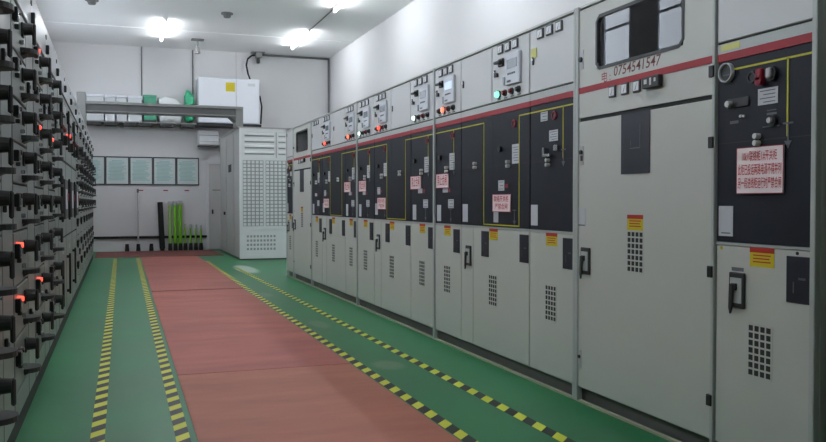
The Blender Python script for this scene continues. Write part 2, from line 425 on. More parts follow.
def toggles(parent, y, z, xf):
    MB().cyl((xf, y, z + .016), (xf - .03, y, z + .016), .013, n=10).cyl((xf, y, z - .016), (xf - .03, y, z - .016), .013, n=10).build('test_socket', 'knob white', parent)
def mimic_symbol(parent, y, z, xf):
    g = MB()
    g.box(xf - .003, xf, y - .03, y + .03, z + .03, z + .038); g.box(xf - .003, xf, y - .004, y + .004, z - .06, z + .03)
    g.poly([(xf - .003, y - .022, z - .045), (xf - .003, y + .022, z - .045), (xf - .003, y, z - .08)], (.003, 0, 0))
    g.build('mimic_symbol', 'ink grey', parent)

def carcass(c, ya, yb, zt=2.545):
    """ya near edge, yb far edge"""
    MB().box(XF + .012, XF + DEPTH, ya, yb, .09, zt).build('carcass', 'cabinet grey', c)
    MB().box(XF + .045, XF + DEPTH, ya, yb, 0, .09).build('plinth', 'plinth grey', c)
    B('plinth_edge', 'cream edge', c, XF - .012, XF + .012, ya, yb, 0, .014)
    B('top_edge', 'post grey', c, XF - .014, XF + .03, ya, yb, zt - .001, zt + .014)
def post(c, y, zt=2.56, w=.03):
    MB().box(XF - .022, XF + .02, y - w / 2, y + w / 2, .005, zt, bev=.004).build('corner_post', 'post grey', c)
def upper_box(c, ya, yb, kind, lamps=None, tagged=False):
    g = .008
    dr = MB().box(XF - .012, XF + .013, ya + g, yb - g, 2.09, 2.53, bev=.004).build('instrument_door', 'upper box grey', c)
    w_ = yb - ya; far = yb
    if kind in ('relay', 'meters'):
        s = w_ / .645
        for u in (.168, .296, .424): ammeter(dr, far - u * s, 2.487)
    if kind == 'relay':
        s = w_ / .645
        y = far - .404 * s
        r = MB().box(XF - .036, XF - .012, y - .115, y + .115, 2.188, 2.425, bev=.006).build('protection_relay', 'relay grey', dr)
        B('relay_screen', 'screen lit' if lamps and lamps[0] == 'screen' else 'screen grey', r, XF - .039, XF - .035, y - .085, y + .085, 2.31, 2.378)
        k = MB()
        for i in range(4): k.box(XF - .039, XF - .035, y + .05 - i * .034, y + .07 - i * .034, 2.262, 2.276)
        k.box(XF - .039, XF - .035, y + .02, y + .08, 2.208, 2.222); k.build('relay_keys', 'ink grey', r)
        ys = far - .174 * s
        sw = MB().box(XF - .03, XF - .012, ys - .05, ys + .03, 2.352, 2.412, bev=.004).build('selector_switch', 'plastic black', dr)
        MB().box(XF - .062, XF - .03, ys - .06, ys + .045, 2.372, 2.392, bev=.004).build('switch_grip', 'plastic black', sw)
        B('toggle', 'plastic dark', dr, XF - .03, XF - .012, far - .12 * s, far - .095 * s, 2.28, 2.31)
        B('small_breaker', 'screen grey', dr, XF - .03, XF - .012, far - .265 * s, far - .235 * s, 2.20, 2.26)
        for i, u in enumerate((.138, .252, .367, .482)):
            st = (lamps[1:] if lamps else [])[i:i + 1]
            lamp(dr, far - u * s, 2.14, st[0] if st else ('lamp green off', 'lamp dark', 'lamp red off', 'plastic black')[i], r=.021 if not (st and 'lit' in st[0]) else .026)
        p = MB()
        for u in (.138, .252, .367, .482): p.box(XF - .0135, XF - .011, far - u * s - .03, far - u * s + .03, 2.098, 2.108)
        p.build('lamp_caption', 'ink grey', dr)
    lock(dr, far - .06, 2.312)
    if tagged: B('key_tag', 'sticker faded', dr, XF - .018, XF - .012, far - .11, far - .03, 2.33, 2.40)
def rails(c, ya, yb):
    ya += .004; yb -= .004
    B('door_gap', 'seam dark', c, XF - .002, XF + .013, ya, yb, 2.079, 2.094)
    B('top_rail', 'post grey', c, XF - .008, XF + .013, ya, yb, 2.037, 2.080)
    B('stripe_edge', 'label white', c, XF - .0075, XF + .013, ya, yb, 2.033, 2.038)
    B('red_stripe', 'stripe red', c, XF - .007, XF + .013, ya, yb, 1.994, 2.035)
    B('panel_trim', 'post grey', c, XF - .01, XF + .013, ya, yb, 1.09, 1.102)
def control_panel(c, ya, yb):
    return MB().box(XF - .006, XF + .013, ya + .006, yb - .006, 1.104, 1.99, bev=.002).build('control_panel', 'panel black', c)
def lower_door(c, ya, yb):
    return MB().box(XF - .008, XF + .013, ya + .007, yb - .007, .10, 1.086, bev=.004).build('lower_door', 'cabinet door grey', c)
XP = XF - .006   # face of a control panel
XD = XF - .008   # face of a lower door

def line(g, y0, y1, z0, z1): g.box(XP - .0025, XP, min(y0, y1) - .0045, max(y0, y1) + .0045, min(z0, z1) - .0045, max(z0, z1) + .0045)

def feeder_panel(p, ya, yb, style):
    far = yb; s = (yb - ya) / .645
    g = MB(); yv = far - .467 * s
    line(g, ya + .01, yb - .01, 1.945, 1.945); line(g, yv, yv, 1.945, 1.60); g.build('mimic_line', 'mimic yellow', p)
    mimic_symbol(p, yv - .005, 1.62, XP)
    B('panel_joint', 'seam dark', p, XP - .0008, XP + .001, ya + .01, yb - .01, 1.588, 1.592)
    if style == 'first':
        label(p, far - .21, 1.901, XP, .10, .064, lines=3); dark_ring(p, far - .357, 1.894, XP)
        label(p, far - .344, 1.758, XP, .12, .075, lines=4)
        hh = MB().box(XP - .03, XP, far - .33, far - .24, 1.615, 1.635, bev=.003).box(XP - .03, XP, far - .25, far - .23, 1.615, 1.68, bev=.003).box(XP - .02, XP, far - .42, far - .37, 1.65, 1.69, bev=.003)
        hh.build('operating_lever', 'chrome', p)
        toggles(p, far - .283, 1.575, XP)
        label(p, far - .07, 1.207, XP, .10, .148)
    elif style == 'near':
        rg = MB().ring((XP, far - .076, 1.934), 'x', .048, .042, .02, 28).build('gauge_bezel', 'label white', p)
        MB().cyl((XP, far - .076, 1.934), (XP - .008, far - .076, 1.934), .041, n=24).build('gauge_face', 'plastic dark', rg)
        MB().box(XP - .0095, XP - .008, far - .10, far - .052, 1.92, 1.926).build('gauge_scale', 'ink grey', rg)
        dark_ring(p, far - .243, 1.889, XP, 'plastic black', .028)
        MB().cyl((XP, far - .307, 1.86), (XP - .03, far - .307, 1.86), .02, n=12).box(XP - .03, XP, far - .327, far - .287, 1.86, 1.92, bev=.006).build('red_flag_indicator', 'red label', p)
        kb = MB().cyl((XP, far - .372, 1.888), (XP - .018, far - .372, 1.888), .034, n=18).build('selector_knob', 'plastic black', p)
        MB().box(XP - .034, XP - .016, far - .386, far - .358, 1.866, 1.912, bev=.005).build('knob_grip', 'rod grey', kb)
        label(p, far - .343, 1.789, XP, .124, .076, lines=4)
        sl = MB().box(XP - .006, XP, far - .225, far - .075, 1.757, 1.803, bev=.003).build('slide_slot', 'plastic black', p)
        MB().cyl((XP - .004, far - .103, 1.777), (XP - .03, far - .103, 1.777), .015, n=12).build('slide_knob', 'knob white', sl)
        MB().cyl((XP, far - .17, 1.713), (XP - .008, far - .17, 1.713), .007, n=8).cyl((XP, far - .193, 1.711), (XP - .008, far - .193, 1.711), .007, n=8).build('signal_light', 'knob white', p)
        label(p, far - .125, 1.688, XP, .06, .014).data.materials[0] = MATS['ink grey']
        label(p, far - .368, 1.706, XP, .06, .01).data.materials[0] = MATS['ink grey']
        label(p, far - .368, 1.722, XP, .06, .006).data.materials[0] = MATS['ink grey']
        kb = MB().cyl((XP, far - .378, 1.671), (XP - .014, far - .378, 1.671), .026, n=16).build('rotary_knob', 'plastic black', p)
        MB().cyl((XP - .012, far - .374, 1.674), (XP - .026, far - .374, 1.674), .013, n=12).build('knob_cap', 'rod grey', kb)
        MB().box(XP - .004, XP, far - .42, far - .315, 1.645, 1.651).build('knob_caption', 'ink grey', p)
        toggles(p, far - .29, 1.592, XP)
        label(p, far - .071, 1.207, XP, .10, .148, lines=0)
        MB().box(XP - .0024, XP - .001, far - .105, far - .04, 1.145, 1.151).build('label_foot', 'ink grey', p)
    else:   # 'relay' feeder
        dark_ring(p, far - .446 * s, 1.894, XP); MB().cyl((XP, far - .132, 1.714), (XP - .02, far - .132, 1.714), .024, n=12).build('selector_knob', 'plastic black', p)
        label(p, far - .425 * s, 1.664, XP, .118, .15, lines=6)
        toggles(p, far - .317 * s, 1.597, XP)
        label(p, far - .257 * s, 1.411, XP, .12, .045); B('red_tab', 'red label', p, XP - .002, XP, far - .38 * s, far - .33 * s, 1.39, 1.425)
        label(p, far - .40 * s, 1.286, XP, .13, .08, lines=3)
        label(p, far - .10 * s, 1.199, XP, .10, .15)
        mimic_symbol(p, far - .40 * s, 1.20, XP)

def wide_panel(p, ya, yb, mirrored):
    far = yb; s = (yb - ya) / 1.27
    g = MB(); y1 = far - .47 * s; y2 = far - 1.10 * s
    line(g, yb - .01, y1, 1.945, 1.945); line(g, y1, y1, 1.945, 1.12); line(g, y1, y2, 1.12, 1.12); line(g, y2, y2, 1.12, 1.945); line(g, y2, ya + .01, 1.945, 1.945)
    g.build('mimic_line', 'mimic yellow', p)
    B('panel_joint', 'seam dark', p, XP - .0008, XP + .001, ya + .01, yb - .01, 1.588, 1.592)
    B('panel_joint', 'seam dark', p, XP - .0008, XP + .001, far - .637 * s, far - .633 * s, 1.11, 1.985)
    o = 0.0 if mirrored else .625
    dark_ring(p, far - (o + .395) * s, 1.894, XP)
    MB().cyl((XP, far - (o + .16) * s, 1.714), (XP - .02, far - (o + .16) * s, 1.714), .024, n=12).build('selector_knob', 'plastic black', p)
    label(p, far - (o + .415) * s, 1.664, XP, .116, .146, lines=6)
    toggles(p, far - (o + .31) * s, 1.592, XP)
    label(p, far - (o + .17) * s, 1.43, XP, .105, .08, lines=3); B('red_tab', 'red label', p, XP - .002, XP, far - (o + .29) * s, far - (o + .24) * s, 1.41, 1.44)
    mimic_symbol(p, far - (o + .40) * s, 1.205, XP)
    toggles(p, far - ((.625 if mirrored else 0) + .317) * s, 1.606, XP)
    if mirrored: label(p, far - .08 * s, 1.22, XP, .10, .13)
    else:
        label(p, far - .087 * s, 1.207, XP, .11, .152)
        label(p, far - .70 * s, 1.205, XP, .085, .13)

def feeder_lower(d, ya, yb, hnd=False):
    far = yb; s = (yb - ya) / .645
    plate(d, far - .545 * s, .957, XD); vent(d, far - .31 * s, .60, XD); warn(d, far - .32 * s, 1.042, XD)
    if hnd:
        handle(d, far - .163, .875, XD); label(d, far - .158, .975, XD, .08, .018).data.materials[0] = MATS['ink grey']
        MB().cyl((XD, far - .044, 1.078 - .004), (XD - .002, far - .044, 1.074), .009, n=10).build('yellow_dot', 'sticker yellow', d)
        MB().cyl((XD, far - .53, 1.074), (XD - .003, far - .53, 1.074), .008, n=8).build('screw', 'plastic black', d)
def wide_lower(d, ya, yb):
    far = yb; s = (yb - ya) / 1.27
    plate(d, far - .503 * s, .960, XD); plate(d, far - 1.189 * s, .957, XD); vent(d, far - .648 * s, .594, XD); warn(d, far - .661 * s, 1.044, XD)
    handle(d, far - .175 * s, .845, XD)
    B('door_joint', 'seam dark', d, XD - .0006, XD + .001, far - .262 * s, far - .258 * s, .11, 1.08)

def feeder(ya, yb, kind, style, lbl, lamps=None, tagged=False, near_post=True, far_post=False):
    c = thing('switchgear_cabinet', (XF, (ya + yb) / 2, 0), lbl, 'cabinet', 'right-hand switchgear row')
    carcass(c, ya, yb); rails(c, ya, yb)
    if kind == 'blank':
        dr = MB().box(XF - .012, XF + .013, ya + .008, yb - .008, 2.09, 2.53, bev=.004).build('instrument_door', 'upper box grey', c); lock(dr, yb - .05, 2.47)
    else: upper_box(c, ya, yb, kind, lamps, tagged)
    p = control_panel(c, ya, yb); feeder_panel(p, ya, yb, style)
    if lamps == 'tag': B('rail_tag', 'sticker faded', c, XF - .0095, XF - .007, yb - .16, yb - .03, 2.045, 2.075)
    d = lower_door(c, ya, yb); feeder_lower(d, ya, yb, hnd=(style == 'near'))
    if near_post: post(c, ya + .016)
    if far_post: post(c, yb - .016)
    return c
def wide(ya, ym, yb, near_kind, far_kind, mirrored, lbl, lamps=None):
    c = thing('switchgear_cabinet', (XF, (ya + yb) / 2, 0), lbl, 'cabinet', 'right-hand switchgear row')
    carcass(c, ya, yb); rails(c, ya, yb)
    upper_box(c, ya, ym, near_kind, lamps); upper_box(c, ym, yb, far_kind, lamps)
    p = control_panel(c, ya, yb); wide_panel(p, ya, yb, mirrored)
    d = lower_door(c, ya, yb); wide_lower(d, ya, yb)
    return c

def metering(ya, yb, lbl, writing):
    c = thing('switchgear_cabinet', (XF, (ya + yb) / 2, 0), lbl, 'cabinet', 'right-hand switchgear row')
    far = yb; s = (yb - ya) / 1.33
    zt = 2.545
    # carcass with an open instrument chamber behind the window
    MB().box(XF + .012, XF + DEPTH, ya, yb, .09, 2.06).box(XF + .30, XF + DEPTH, ya, yb, 2.06, zt).box(XF + .012, XF + .30, ya, yb, zt - .02, zt).box(XF + .012, XF + .30, ya, ya + .03, 2.06, zt - .02).box(XF + .012, XF + .30, yb - .03, yb, 2.06, zt - .02).build('carcass', 'cabinet grey', c)
    MB().box(XF + .045, XF + DEPTH, ya, yb, 0, .09).build('plinth', 'plinth grey', c)
    B('plinth_edge', 'cream edge', c, XF - .012, XF + .012, ya, yb, 0, .014)
    B('top_edge', 'post grey', c, XF - .014, XF + .03, ya, yb, zt - .001, zt + .014)
    B('chamber_back', 'interior blue grey', c, XF + .285, XF + .30, ya + .03, yb - .03, 2.06, zt - .02)
    MB().box(XF + .05, XF + .285, far - .90 * s, far - .87 * s, 2.08, 2.50).build('chamber_divider', 'interior white', c)
    # upper door with a window opening (four strips round the hole)
    wy0, wy1, wz0, wz1 = far - 1.07 * s, far - .235 * s, 2.13, 2.452
    da, db, dz0, dz1 = ya + .02, yb - .02, 1.842, 2.53
    u = MB()
    u.box(XF - .012, XF + .013, da, wy0, dz0, dz1).box(XF - .012, XF + .013, wy1, db, dz0, dz1).box(XF - .012, XF + .013, wy0, wy1, dz0, wz0).box(XF - .012, XF + .013, wy0, wy1, wz1, dz1)
    ud = u.build('upper_door', 'cabinet door grey', c)
    gz = MB(); t = .010
    gz.box(XF - .016, XF + .014, wy0 - t, wy0 + t, wz0 + .03, wz1 - .03).box(XF - .016, XF + .014, wy1 - t, wy1 + t, wz0 + .03, wz1 - .03).box(XF - .016, XF + .014, wy0 + .03, wy1 - .03, wz0 - t, wz0 + t).box(XF - .016, XF + .014, wy0 + .03, wy1 - .03, wz1 - t, wz1 + t)
    for yy, sy in ((wy0, 1), (wy1, -1)):
        for zz, sz in ((wz0, 1), (wz1, -1)):
            gz.poly([(XF - .016, yy - sy * t, zz + sz * .03), (XF - .016, yy + sy * t, zz + sz * .034), (XF - .016, yy + sy * .034, zz + sz * t), (XF - .016, yy + sy * .03, zz - sz * t)], (.03, 0, 0))
    gz.build('window_gasket', 'plastic dark', ud)
    B('window_pane', 'window glass', ud, XF - .006, XF - .002, wy0 + .005, wy1 - .005, wz0 + .005, wz1 - .005)
    B('red_stripe', 'stripe red', ud, XF - .0145, XF - .011, da, db, 1.998, 2.036)
    for q in (.42, .549, .668): ammeter(ud, far - q * s, 1.966, .07, .07)
    sw = MB().box(XF - .045, XF - .012, far - .905 * s, far - .75 * s, 1.936, 2.0, bev=.005).build('switch_block', 'plastic black', ud)
    MB().box(XF - .047, XF - .044, far - .80 * s, far - .775 * s, 1.96, 1.985).box(XF - .047, XF - .044, far - .84 * s, far - .825 * s, 1.95, 1.99).box(XF - .047, XF - .044, far - .88 * s, far - .865 * s, 1.965, 1.985).build('switch_marks', 'knob white', sw)
    lk = MB().box(XF - .016, XF - .012, far - .082, far - .04, 2.155, 2.275).build('lock_plate', 'label white', ud)
    MB().cyl((XF - .015, far - .06, 2.215), (XF - .03, far - .06, 2.215), .017, n=12).build('lock_barrel', 'plastic black', lk)
    ld = MB().box(XF - .012, XF + .013, ya + .02, yb - .02, .10, 1.818, bev=.004).build('lower_door', 'cabinet door grey', c)
    B('door_gap', 'seam dark', c, XF - .002, XF + .013, ya + .01, yb - .01, 1.815, 1.846)
    X = XF - .012
    bp = MB().box(X - .004, X, far - .79 * s, far - .51 * s, 1.465, 1.818).build('observation_panel', 'plate black', ld)
    k = MB(); k.box(X - .0055, X - .004, far - .70 * s - .003, far - .70 * s + .003, 1.61, 1.745); k.box(X - .0055, X - .004, far - .70 * s, far - .60 * s, 1.61, 1.616)
    k.box(X - .0055, X - .004, far - .61 * s, far - .605 * s, 1.63, 1.66); k.build('panel_mark', 'ink grey', bp)
    lk = MB().box(X - .006, X, far - .092, far - .052, 1.54, 1.66, bev=.002).build('lock_plate', 'rod grey', ld)
    MB().cyl((X - .005, far - .072, 1.62), (X - .018, far - .072, 1.62), .014, n=12).box(X - .008, X - .004, far - .085, far - .06, 1.565, 1.60).build('lock_barrel', 'plastic black', lk)
    lb = label(ld, far - .069, 1.205, X, .095, .115)
    MB().box(X - .0024, X - .001, far - .11, far - .03, 1.148, 1.156).build('label_foot', 'ink grey', lb)
    handle(ld, far - .126, .925, X)
    warn(ld, far - .652 * s, 1.182, X); vent(ld, far - .653 * s, 1.012, X, .156, .238)
    lk = MB().box(X - .005, X, far - .07, far - .042, .225, .34).build('lock_plate', 'rod grey', ld)
    MB().cyl((X - .004, far - .056, .30), (X - .014, far - .056, .30), .011, n=10).build('lock_barrel', 'plastic black', lk)
    for z in (1.955, 1.60, .95, .30):
        h = MB().box(XF - .03, XF - .002, ya + .004, ya + .04, z - .029, z + .029, bev=.003).build('hinge', 'plastic black', ud if z > 1.9 else ld)
    post(c, ya + .012, w=.022); post(c, yb - .016, w=.03)
    if writing:
        text('handwritten_number', '电', .072, XF - .0128, far - .325, 2.062, 'red label', ud)
        text('handwritten_colon', ':', .07, XF - .0128, far - .385, 2.062, 'ink brown', ud)
        text('handwritten_number', '0754541547', .085, XF - .0128, far - .655, 2.083, 'ink brown', ud, width=.46, slant=.12)
    return c

# near to far
feeder(2.745, 3.385, 'blank', 'near', 'grey cabinet closest to the camera, white round gauge on its black panel, blank upper door', 'tag')
metering(3.385, 4.715, 'tall grey metering cabinet with large window and handwritten number, second from the camera', True)
feeder(4.715, 5.37, 'meters', 'first', 'cabinet beside the big near metering cabinet, upper door with three meters but no relay', tagged=True)
wide(5.37, 6.01, 6.64, 'relay', 'plain', False, 'wide cabinet with lit green lamp on its relay door, fourth from the camera', [None, 'lamp green lit', 'lamp red off'])
feeder(6.64, 7.265, 'relay', 'relay', 'narrow cabinet with lit relay screen and orange lamp, fifth from the camera', ['screen', 'lamp dark', 'lamp orange lit'], near_post=False, far_post=False)
feeder(7.265, 7.95, 'relay', 'relay', 'narrow relay cabinet with white lit lamp, sixth from the camera', [None, 'lamp white lit', 'plastic black'])
wide(7.95, 8.59, 9.22, 'plain', 'relay', True, 'wide cabinet with plain upper door beside a relay door, seventh from the camera', [None, 'lamp dark', 'lamp red lit'])
feeder(9.22, 9.93, 'relay', 'relay', 'narrow relay cabinet with pale lit lamp, eighth from the camera', [None, 'lamp white lit', 'plastic black'], near_post=False)
feeder(9.93, 10.53, 'relay', 'relay', 'narrow relay cabinet with red lit lamp, ninth from the camera', [None, 'lamp dark', 'lamp orange lit'])
wide(10.53, 11.16, 11.82, 'plain', 'relay', True, 'wide cabinet with red lit relay door, tenth from the camera', [None, 'lamp dark', 'lamp red lit'])
feeder(11.82, 12.5, 'meters', 'relay', 'narrow cabinet with meters only on its upper door, next to the far metering cabinet', near_post=False)
metering(12.5, 13.88, 'tall grey metering cabinet with window near the far end of the right-hand row', False)
feeder(13.88, 14.48, 'blank', 'near', 'last cabinet at the far end of the right-hand row, half hidden', far_post=True)
# neighbouring dark cabinet, only its edge is in the picture
c = thing('end_cabinet', (XF + .03, 2.3, 0), 'dark cabinet edge cut off by the right side of the picture', 'cabinet')
MB().box(XF + .05, XF + DEPTH, 1.9, 2.735, .0, 2.54).build('carcass', 'gap cabinet', c)
MB().box(XF + .03, XF + .052, 1.92, 2.725, .06, 2.05, bev=.004).build('lower_door', 'gap cabinet', c)
MB().box(XF + .03, XF + .052, 1.92, 2.725, 2.07, 2.52, bev=.004).build('upper_door', 'board grey', c)
B('door_lock', 'plastic black', c, XF + .015, XF + .03, 2.66, 2.69, .5, .56)

# placards hung on the panels
def sign(y, z, w_, h, rows, lbl):
    x = XP - .004
    o = thing('warning_sign', (x, y, z - h / 2), lbl, 'sign', 'red-lettered warning signs')
    MB().box(x - .006, x, y - w_ / 2, y + w_ / 2, z - h / 2, z + h / 2, bev=.002).build('board', 'sign white', o)
    b = MB(); e = .004
    b.box(x - .0068, x - .005, y - w_ / 2, y + w_ / 2, z - h / 2, z - h / 2 + e).box(x - .0068, x - .005, y - w_ / 2, y + w_ / 2, z + h / 2 - e, z + h / 2)
    b.box(x - .0068, x - .005, y - w_ / 2, y - w_ / 2 + e, z - h / 2, z + h / 2).box(x - .0068, x - .005, y + w_ / 2 - e, y + w_ / 2, z - h / 2, z + h / 2)
    b.build('border', 'sign red' if len(rows) < 3 else 'red label', o)
    n = len(rows)
    for i, (t, frac, sz) in enumerate(rows):
        zz = z + h * ((n - 1) / 2 - i) * (.86 / n)
        text('lettering', t, sz, x - .0072, y, zz, 'sign red', o, width=w_ * frac)
sign(3.083, 1.450, .300, .222, [('10kV联络柜1#开关柜', .74, .052), ('此柜已投运两路电源不得并列', .92, .056), ('另一段进线柜运行时严禁合闸', .92, .056)], 'white sign with three lines of red lettering on the cabinet closest to the camera')
two = [('联络开关柜', .82, .05), ('严禁合闸', .70, .05)]
sign(5.827, 1.293, .318, .138, two, 'white and red sign low beside a yellow line on the fourth cabinet')
one = [('禁止合闸', .78, .105)]
sign(7.072, 1.495, .30, .132, one, 'white and red sign just right of the post between fifth and sixth cabinets')
sign(7.790, 1.495, .30, .132, one, 'white and red sign on the sixth cabinet, just left of its post')
sign(8.93, 1.285, .30, .132, two, 'white and red sign hung low on the seventh cabinet')
sign(9.70, 1.495, .30, .132, one, 'white and red sign hung high on the eighth cabinet')
sign(10.40, 1.495, .30, .132, one, 'white and red sign hung high on the ninth cabinet')
sign(11.55, 1.285, .30, .132, two, 'white and red sign hung low on the tenth cabinet')
flush_text()

# ------------------------------------------------------------------ left-hand switchboard
P = 1.2; Y0 = 3.62
DZ = [.26, .56, .84, 1.14, 1.40, 1.63, 1.87, 2.13, 2.40]
def lbox(name, m, parent, x0, x1, y0, y1, z0, z1, bev=0.0): return MB().box(XL + x0, XL + x1, y0, y1, z0, z1, bev=bev).build(name, m, parent)
def board_body(y, lbl):
    c = thing('drawer_cabinet', (XL, y, 0), lbl, 'cabinet', 'left-hand low-voltage switchboard')
    lbox('carcass', 'seam dark', c, -1.0, -.012, y, y + P, .1, 2.69)
    MB().box(XL - 1.0, XL - .01, y, y + .012, .1, 2.7).box(XL - 1.0, XL - .01, y + P - .012, y + P, .1, 2.7).box(XL - 1.0, XL - .0, y, y + P, 2.685, 2.7).build('side_panels', 'board grey', c)
    lbox('plinth', 'seam dark', c, -1.0, -.005, y, y + P, 0, .1)
    h = lbox('header_panel', 'board header', c, -.012, .006, y + .008, y + P - .008, 2.43, 2.683, .004)
    l = lbox('lock', 'plastic black', h, .006, .03, y + P - .075, y + P - .045, 2.47, 2.54, .003)
    lbox('key_barrel', 'chrome', l, .03, .036, y + P - .066, y + P - .054, 2.51, 2.53)
    lbox('name_plate', 'plastic dark', h, .006, .012, y + P - .085, y + P - .035, 2.59, 2.62)
    return c
def drawer_cabinet(y, lbl, rows=range(8)):
    c = board_body(y, lbl)
    for i in range(8):
        z0, z1 = DZ[i] + .006, DZ[i + 1] - .006; h = z1 - z0
        d = lbox('drawer', 'board drawer grey', c, -.012, .008, y + .02, y + .74, z0, z1, .004)
        zc = z0 + h * .62
        m = lbox('ammeter', 'plastic black', d, .008, .036, y + .05, y + .115, z0 + h * .52, z0 + h * .80, .004)
        lbox('dial', 'screen grey', m, .036, .038, y + .057, y + .108, z0 + h * .56, z0 + h * .76)
        lm = MB().cyl((XL + .008, y + .175, z0 + h * .76), (XL + .04, y + .175, z0 + h * .76), .017, .013, n=10).build('indicator_lamp', 'lamp dark', d)
        lbox('push_button', 'plastic dark', d, .008, .03, y + .16, y + .19, z0 + h * .42, z0 + h * .52, .003)
        if i not in rows: continue
        # rotary operator: escutcheon, thick boss and hanging grip
        e = MB().box(XL + .008, XL + .02, y + .495, y + .57, zc - .03, zc + .055, bev=.005)
        e.cyl((XL + .018, y + .53, zc + .018), (XL + .07, y + .53, zc + .018), .038, .033, n=14)
        e.build('operator_boss', 'board black', d)
        g = MB().box(XL + .064, XL + .085, y + .515, y + .545, zc - .075, zc + .052, bev=.008)
        g.build('rotary_handle', 'board black', d)
        # pull handle: a rounded lip
        zp = z0 + h * .17
        q = MB().poly([(XL + .008 + .086 * math.sin(t), y + .54 - .10 * math.cos(t), zp - .013) for t in [math.pi * j / 10 for j in range(11)]], (0, 0, .026))
        q.poly([(XL + .006, y + .47, zp - .03), (XL + .006, y + .61, zp - .03), (XL + .05, y + .59, zp - .01), (XL + .05, y + .49, zp - .01)], (0, 0, .012))
        q.build('pull_handle', 'board black', d)
        lbox('key_barrel', 'chrome', d, .008, .03, y + .40, y + .42, z0 + h * .26, z0 + h * .36, .003)
        lbox('circuit_label', 'label white' if i % 2 else 'dial white', d, .008, .0095, y + .28, y + .36, z0 + h * .62, z0 + h * .74)
    lbox('kick_panel', 'board grey', c, -.012, .008, y + .02, y + .74, .12, .252, .004)
    dr = lbox('cable_door', 'board grey', c, -.012, .008, y + .76, y + P - .02, .12, DZ[-1] - .006, .004)
    for z in (.55, 1.25, 1.95):
        hh = lbox('door_latch', 'plastic black', dr, .008, .026, y + .785, y + .81, z, z + .09, .004)
        lbox('latch_key', 'chrome', hh, .026, .032, y + .79, y + .803, z + .05, z + .07)
    return c
def incomer(y, lbl, busy):
    c = board_body(y, lbl)
    for j, (z0, z1) in enumerate(((.12, .93), (.94, 1.72), (1.73, 2.40))):
        d = lbox('breaker_door', 'board grey', c, -.012, .008, y + .02, y + P - .02, z0 + .006, z1 - .006, .005)
        hz = (z0 + z1) / 2
        g = MB().box(XL + .03, XL + .05, y + .08, y + .105, hz - .22, hz + .22, bev=.004).box(XL + .008, XL + .032, y + .08, y + .105, hz - .2, hz - .17).box(XL + .008, XL + .032, y + .08, y + .105, hz + .17, hz + .2)
        g.build('bar_handle', 'plastic black', d)
        if j == 1:
            b = lbox('air_circuit_breaker', 'plastic dark', d, .008, .05, y + .35, y + .85, hz - .2, hz + .2, .01)
            lbox('breaker_face', 'interior white', b, .05, .056, y + .42, y + .62, hz - .1, hz + .1, .004)
            lbox('breaker_buttons', 'red label', b, .05, .062, y + .68, y + .76, hz - .02, hz + .06, .004)
        if j == 2:
            for q in range(3):
                a = lbox('ammeter', 'plastic black', d, .008, .035, y + .3 + q * .2, y + .42 + q * .2, hz + .1, hz + .22, .005)
                lbox('dial', 'dial white', a, .035, .038, y + .315 + q * .2, y + .405 + q * .2, hz + .115, hz + .205)
                l = MB().cyl((XL + .008, y + .36 + q * .2, hz - .03), (XL + .045, y + .36 + q * .2, hz - .03), .026, .02, n=12).build('indicator_lamp', 'lamp red lit' if q == 0 and busy else 'lamp red off', d)
            lbox('control_handle', 'plastic black', d, .008, .07, y + .5, y + .56, hz - .2, hz - .1, .008)
        if j == 0:
            lbox('name_plate', 'label white', d, .008, .01, y + .5, y + .7, hz + .25, hz + .3)
    return c
ordinal = ['first', 'second', 'third', 'fourth', 'fifth', 'sixth', 'seventh', 'eighth', 'ninth', 'tenth', 'eleventh', 'twelfth', 'thirteenth', 'fourteenth']
proto = None
lit = {(0, 7), (1, 2), (1, 1), (2, 1), (2, 5), (3, 5), (2, 7)}
for k in range(14):
    y = Y0 + P * k
    if k in (4, 5, 6):
        incomer(y, 'incoming cabinet with tall plain doors and bar handles, %s of three in the left board' % ('nearest', 'middle', 'farthest')[k - 4], k == 5)
        continue
    lbl = 'drawer cabinet with black rotary handles, %s from the near end of the left board' % ordinal[k]
    if k >= 7: lbl = lbl.replace('with black rotary handles', 'with mid-height black handles')
    if proto is None: c = proto = drawer_cabinet(y, lbl)
    elif k == 7: c = proto = drawer_cabinet(y, lbl, range(3, 7))
    else:
        c = copy_tree(proto); c.location = (XL, y, 0); c['label'] = lbl
    n = 0
    for ch in [x for x in c.children if x.name.startswith('drawer')]:
        for sub in ch.children:
            if sub.name.startswith('indicator_lamp'):
                sub.material_slots[0].link = 'OBJECT'
                sub.material_slots[0].material = MATS['lamp red lit' if (k, n) in lit else 'lamp dark']
        n += 1

# ------------------------------------------------------------------ back of the room
# steel cabinet with perforated doors
YM = 18.7
c = thing('ventilated_cabinet', (3.25, YM, 0), 'pale steel cabinet with mesh doors and louvres standing at the end of the aisle', 'cabinet')
MB().box(2.58, 3.92, YM + .02, 22.3, .05, 2.96).build('carcass', 'steel side', c)
B('plinth', 'plinth grey', c, 2.60, 3.90, YM + .03, 22.28, 0, .05)
B('top_plate', 'steel side', c, 2.55, 3.95, YM - .02, 22.33, 2.96, 2.985)
fr_ = MB()
fr_.box(2.58, 2.655, YM, YM + .03, .03, 2.96).box(3.63, 3.70, YM, YM + .03, .03, 2.96).box(3.85, 3.92, YM, YM + .03, .03, 2.96)
for z0, z1 in ((.03, .12), (.68, .76), (2.24, 2.30), (2.88, 2.96)): fr_.box(2.655, 3.85, YM, YM + .03, z0, z1)
fr_.box(3.115, 3.165, YM, YM + .03, .76, 2.24); fr_.build('front_frame', 'steel pale', c)
